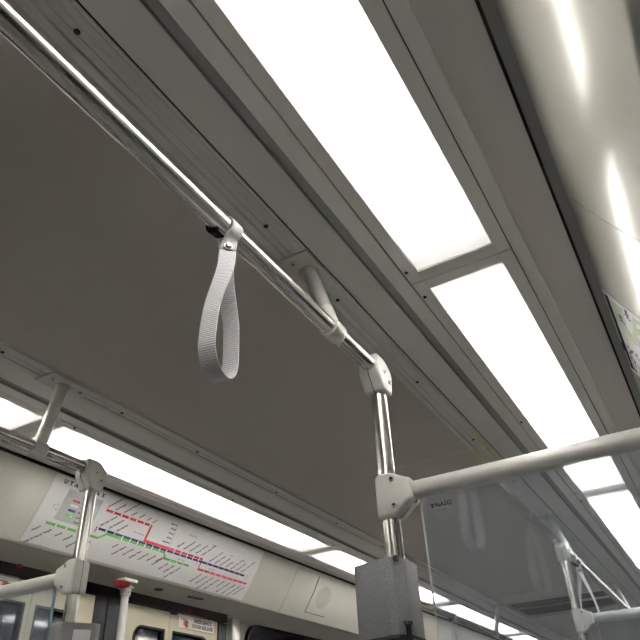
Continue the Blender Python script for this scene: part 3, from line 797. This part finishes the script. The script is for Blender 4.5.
for wi, (sx, ya_, yb_) in enumerate(((1,-2.25,1.08),(1,1.40,3.00),(1,3.2,5.1),(1,5.3,8.6),(-1,-2.25,1.12),(-1,5.3,8.6))):
    ww = bpy.data.objects.new('window_%d' % (wi+2), None); COL.objects.link(ww); ww.location = (sx*1.29, (ya_+yb_)/2, 1.0); structure(ww, 'dark side window', 'window')
    xa_, xb_ = sorted((sx*1.2995, sx*1.292)); build('glass', prism(rounded_rect(ya_, yb_, .90, 1.93, .09), xa_, xb_, 'yz'), M['nightglass'], ww, smooth=False)
def door_sign(y0, y1, label, hand=.0, txt=.188):
    y0, y1 = DY(y0), DY(y1); z0, z1 = DZ(1.864), DZ(1.9285)
    t = thing('door_release_sign', (DX+.002, (y0+y1)/2, z0), label, 'sign', 'emergency door release signs')
    X = DX+.0008
    build('sign_plate', box(X, X+.0015, y0, y1, z0, z1), M['signwhite'], t, smooth=False)
    bm = bmesh.new(); w = .0026; q = .0015
    for a, b, c, d in ((y0+q,y1-q,z0+q,z0+q+w),(y0+q,y1-q,z1-q-w,z1-q),(y0+q,y0+q+w,z0+q,z1-q),(y1-q-w,y1-q,z0+q,z1-q)): add_box(bm, X+.0012, X+.0021, a, b, c, d)
    build('red_border', bm, M['signred'], t, smooth=False)
    bm = bmesh.new(); H = z1-z0
    for k, n in enumerate(('EMERGENCY','DOOR RELEASE')):
        mt = Matrix.Translation((X+.0020, y0+txt, z1-H*(.32+.36*k))) @ Matrix.Rotation(PI/2, 4, 'Z') @ Matrix.Rotation(PI/2, 4, 'X') @ Matrix.Diagonal((1.02,1,1,1))
        add_text(bm, n, .0235 if k == 0 else .0222, mt, 'CENTER', .05)
        for v in [v for v in bm.verts]: pass
    build('lettering', bm, M['ink'], t, smooth=False)
    bm = bmesh.new()
    # red hand pulling a handle
    add_box(bm, X+.0012, X+.0021, y0+hand+.050, y0+hand+.078, z0+.015, z0+.040); add_box(bm, X+.0012, X+.0021, y0+hand+.056, y0+hand+.074, z0+.008, z0+.018)
    for k in range(4): add_box(bm, X+.0012, X+.0021, y0+hand+.042, y0+hand+.054, z0+.0165+.006*k, z0+.0205+.006*k)
    build('red_hand', bm, M['signred'], t, smooth=False)
    bm = bmesh.new(); add_box(bm, X+.0012, X+.0022, y0+hand+.022, y0+hand+.066, z0+.041, z0+.0445); build('handle_mark', bm, M['ink'], t, smooth=False)
door_sign(2.536, 2.820, 'white sign with red border reading EMERGENCY DOOR RELEASE, beyond the slim door pole')
door_sign(1.358, 1.642, 'red bordered emergency sign half hidden behind the crossbar, above the door window', .175, .110)

# ------------------------------------------------------------------ door pole, signal lamp and small items under the soffit
dp = thing('door_pole', (-1.200, 2.165, 0), 'slim pale upright pole in front of the doors below the route map', 'grab pole')
build('pole', tube((-1.20,2.165,0), (-1.20,2.165,1.972), .0165, n=28), M['bar'], dp)
bm = bmesh.new(); add_lathe(bm, (-1.20,2.165,1.978), (0,0,-1), [(0,.034),(.004,.034),(.006,.024),(.034,.0215),(.036,.0167)], 28)
fl = build('top_flange', bm, M['cast'], dp)
screw('screw', (-1.176,2.158,1.955), (1,-.3,0), .004, fl)
bm = bmesh.new(); add_lathe(bm, (-1.20,2.165,0), (0,0,1), [(0,.045),(.006,.045),(.03,.021),(.032,.0166)], 24); build('floor_flange', bm, M['cast'], dp)

sl = thing('signal_lamp', (-1.125,2.09,1.985), 'small red wedge lamp with a white top under the soffit beside the door pole', 'signal lamp')
zs = 1.985
bm = prism([(2.052,zs-.003),(2.125,zs-.003),(2.108,zs-.026),(2.068,zs-.026)], -1.165, -1.125, 'yz', bevel=.004)
build('red_lens', bm, M['redlens'], sl)
build('white_rim', box(-1.150,-1.105, 2.058,2.135, zs-.008, zs+.004, bevel=.002), M['signwhite'], sl)

o = build('soffit_plug', add_lathe(bmesh.new(), (-1.150,2.315,1.989), (0,0,-1), [(0,.021),(.004,.020),(.006,.014)], 22), M['rubber'])
tag(o, 'black oval plug in the soffit between the door pole and the emergency sign', 'plug')
bm = bmesh.new(); facet_box(bm, Vector((-1.135,2.555,1.987)), Vector((.10,1,0)).normalized(), Vector((1,-.1,0)).normalized(), .095, .006, .018)
o = build('soffit_catch', bm, M['rubber'], smooth=False); tag(o, 'slim black catch in the soffit above the emergency sign', 'catch')

# thin yellow stripes on the ribbed strip where the ceiling panels meet
for x0, x1, ya, yb, z, lab in ((.3935,.4075,2.225,2.45,2.2382,'yellow stripe on the ribbed strip, edge nearest the centre ceiling'),
                               (.4445,.4575,2.09,2.37,2.2382,'yellow stripe on the ribbed strip, edge nearest the lights')):
    o = build('yellow_stripe', box(x0, x1, ya, yb, z-.0004, z+.0006), M['stripe'], smooth=False); tag(o, lab, 'stripe', 'yellow stripes on the ceiling')

# ------------------------------------------------------------------ camera, view
cam = bpy.data.cameras.new('camera'); co = bpy.data.objects.new('camera', cam); COL.objects.link(co)
Rm = Matrix(((.86380419,.31574164,.39261881),(.50205876,-.47419026,-.72324311),(-.04218195,.82185815,-.56812839)))
co.matrix_world = Matrix.Translation((1.002,0,1.30)) @ Rm.to_4x4()
cam.sensor_width = 36; cam.lens = 647.04/640*36; cam.clip_start = .02
scene.camera = co
w = bpy.data.worlds.new('world'); scene.world = w; w.use_nodes = True
w.node_tree.nodes['Background'].inputs['Color'].default_value = (.01,.011,.014,1)
w.node_tree.nodes['Background'].inputs['Strength'].default_value = .2
vs = scene.view_settings
vs.view_transform = 'Standard'; vs.look = 'None'; vs.gamma = 1; vs.use_curve_mapping = False; vs.exposure = 0.55
scene.cycles.max_bounces = 10; scene.cycles.diffuse_bounces = 6; scene.cycles.glossy_bounces = 5; scene.cycles.transparent_max_bounces = 12
scene.cycles.use_denoising = True
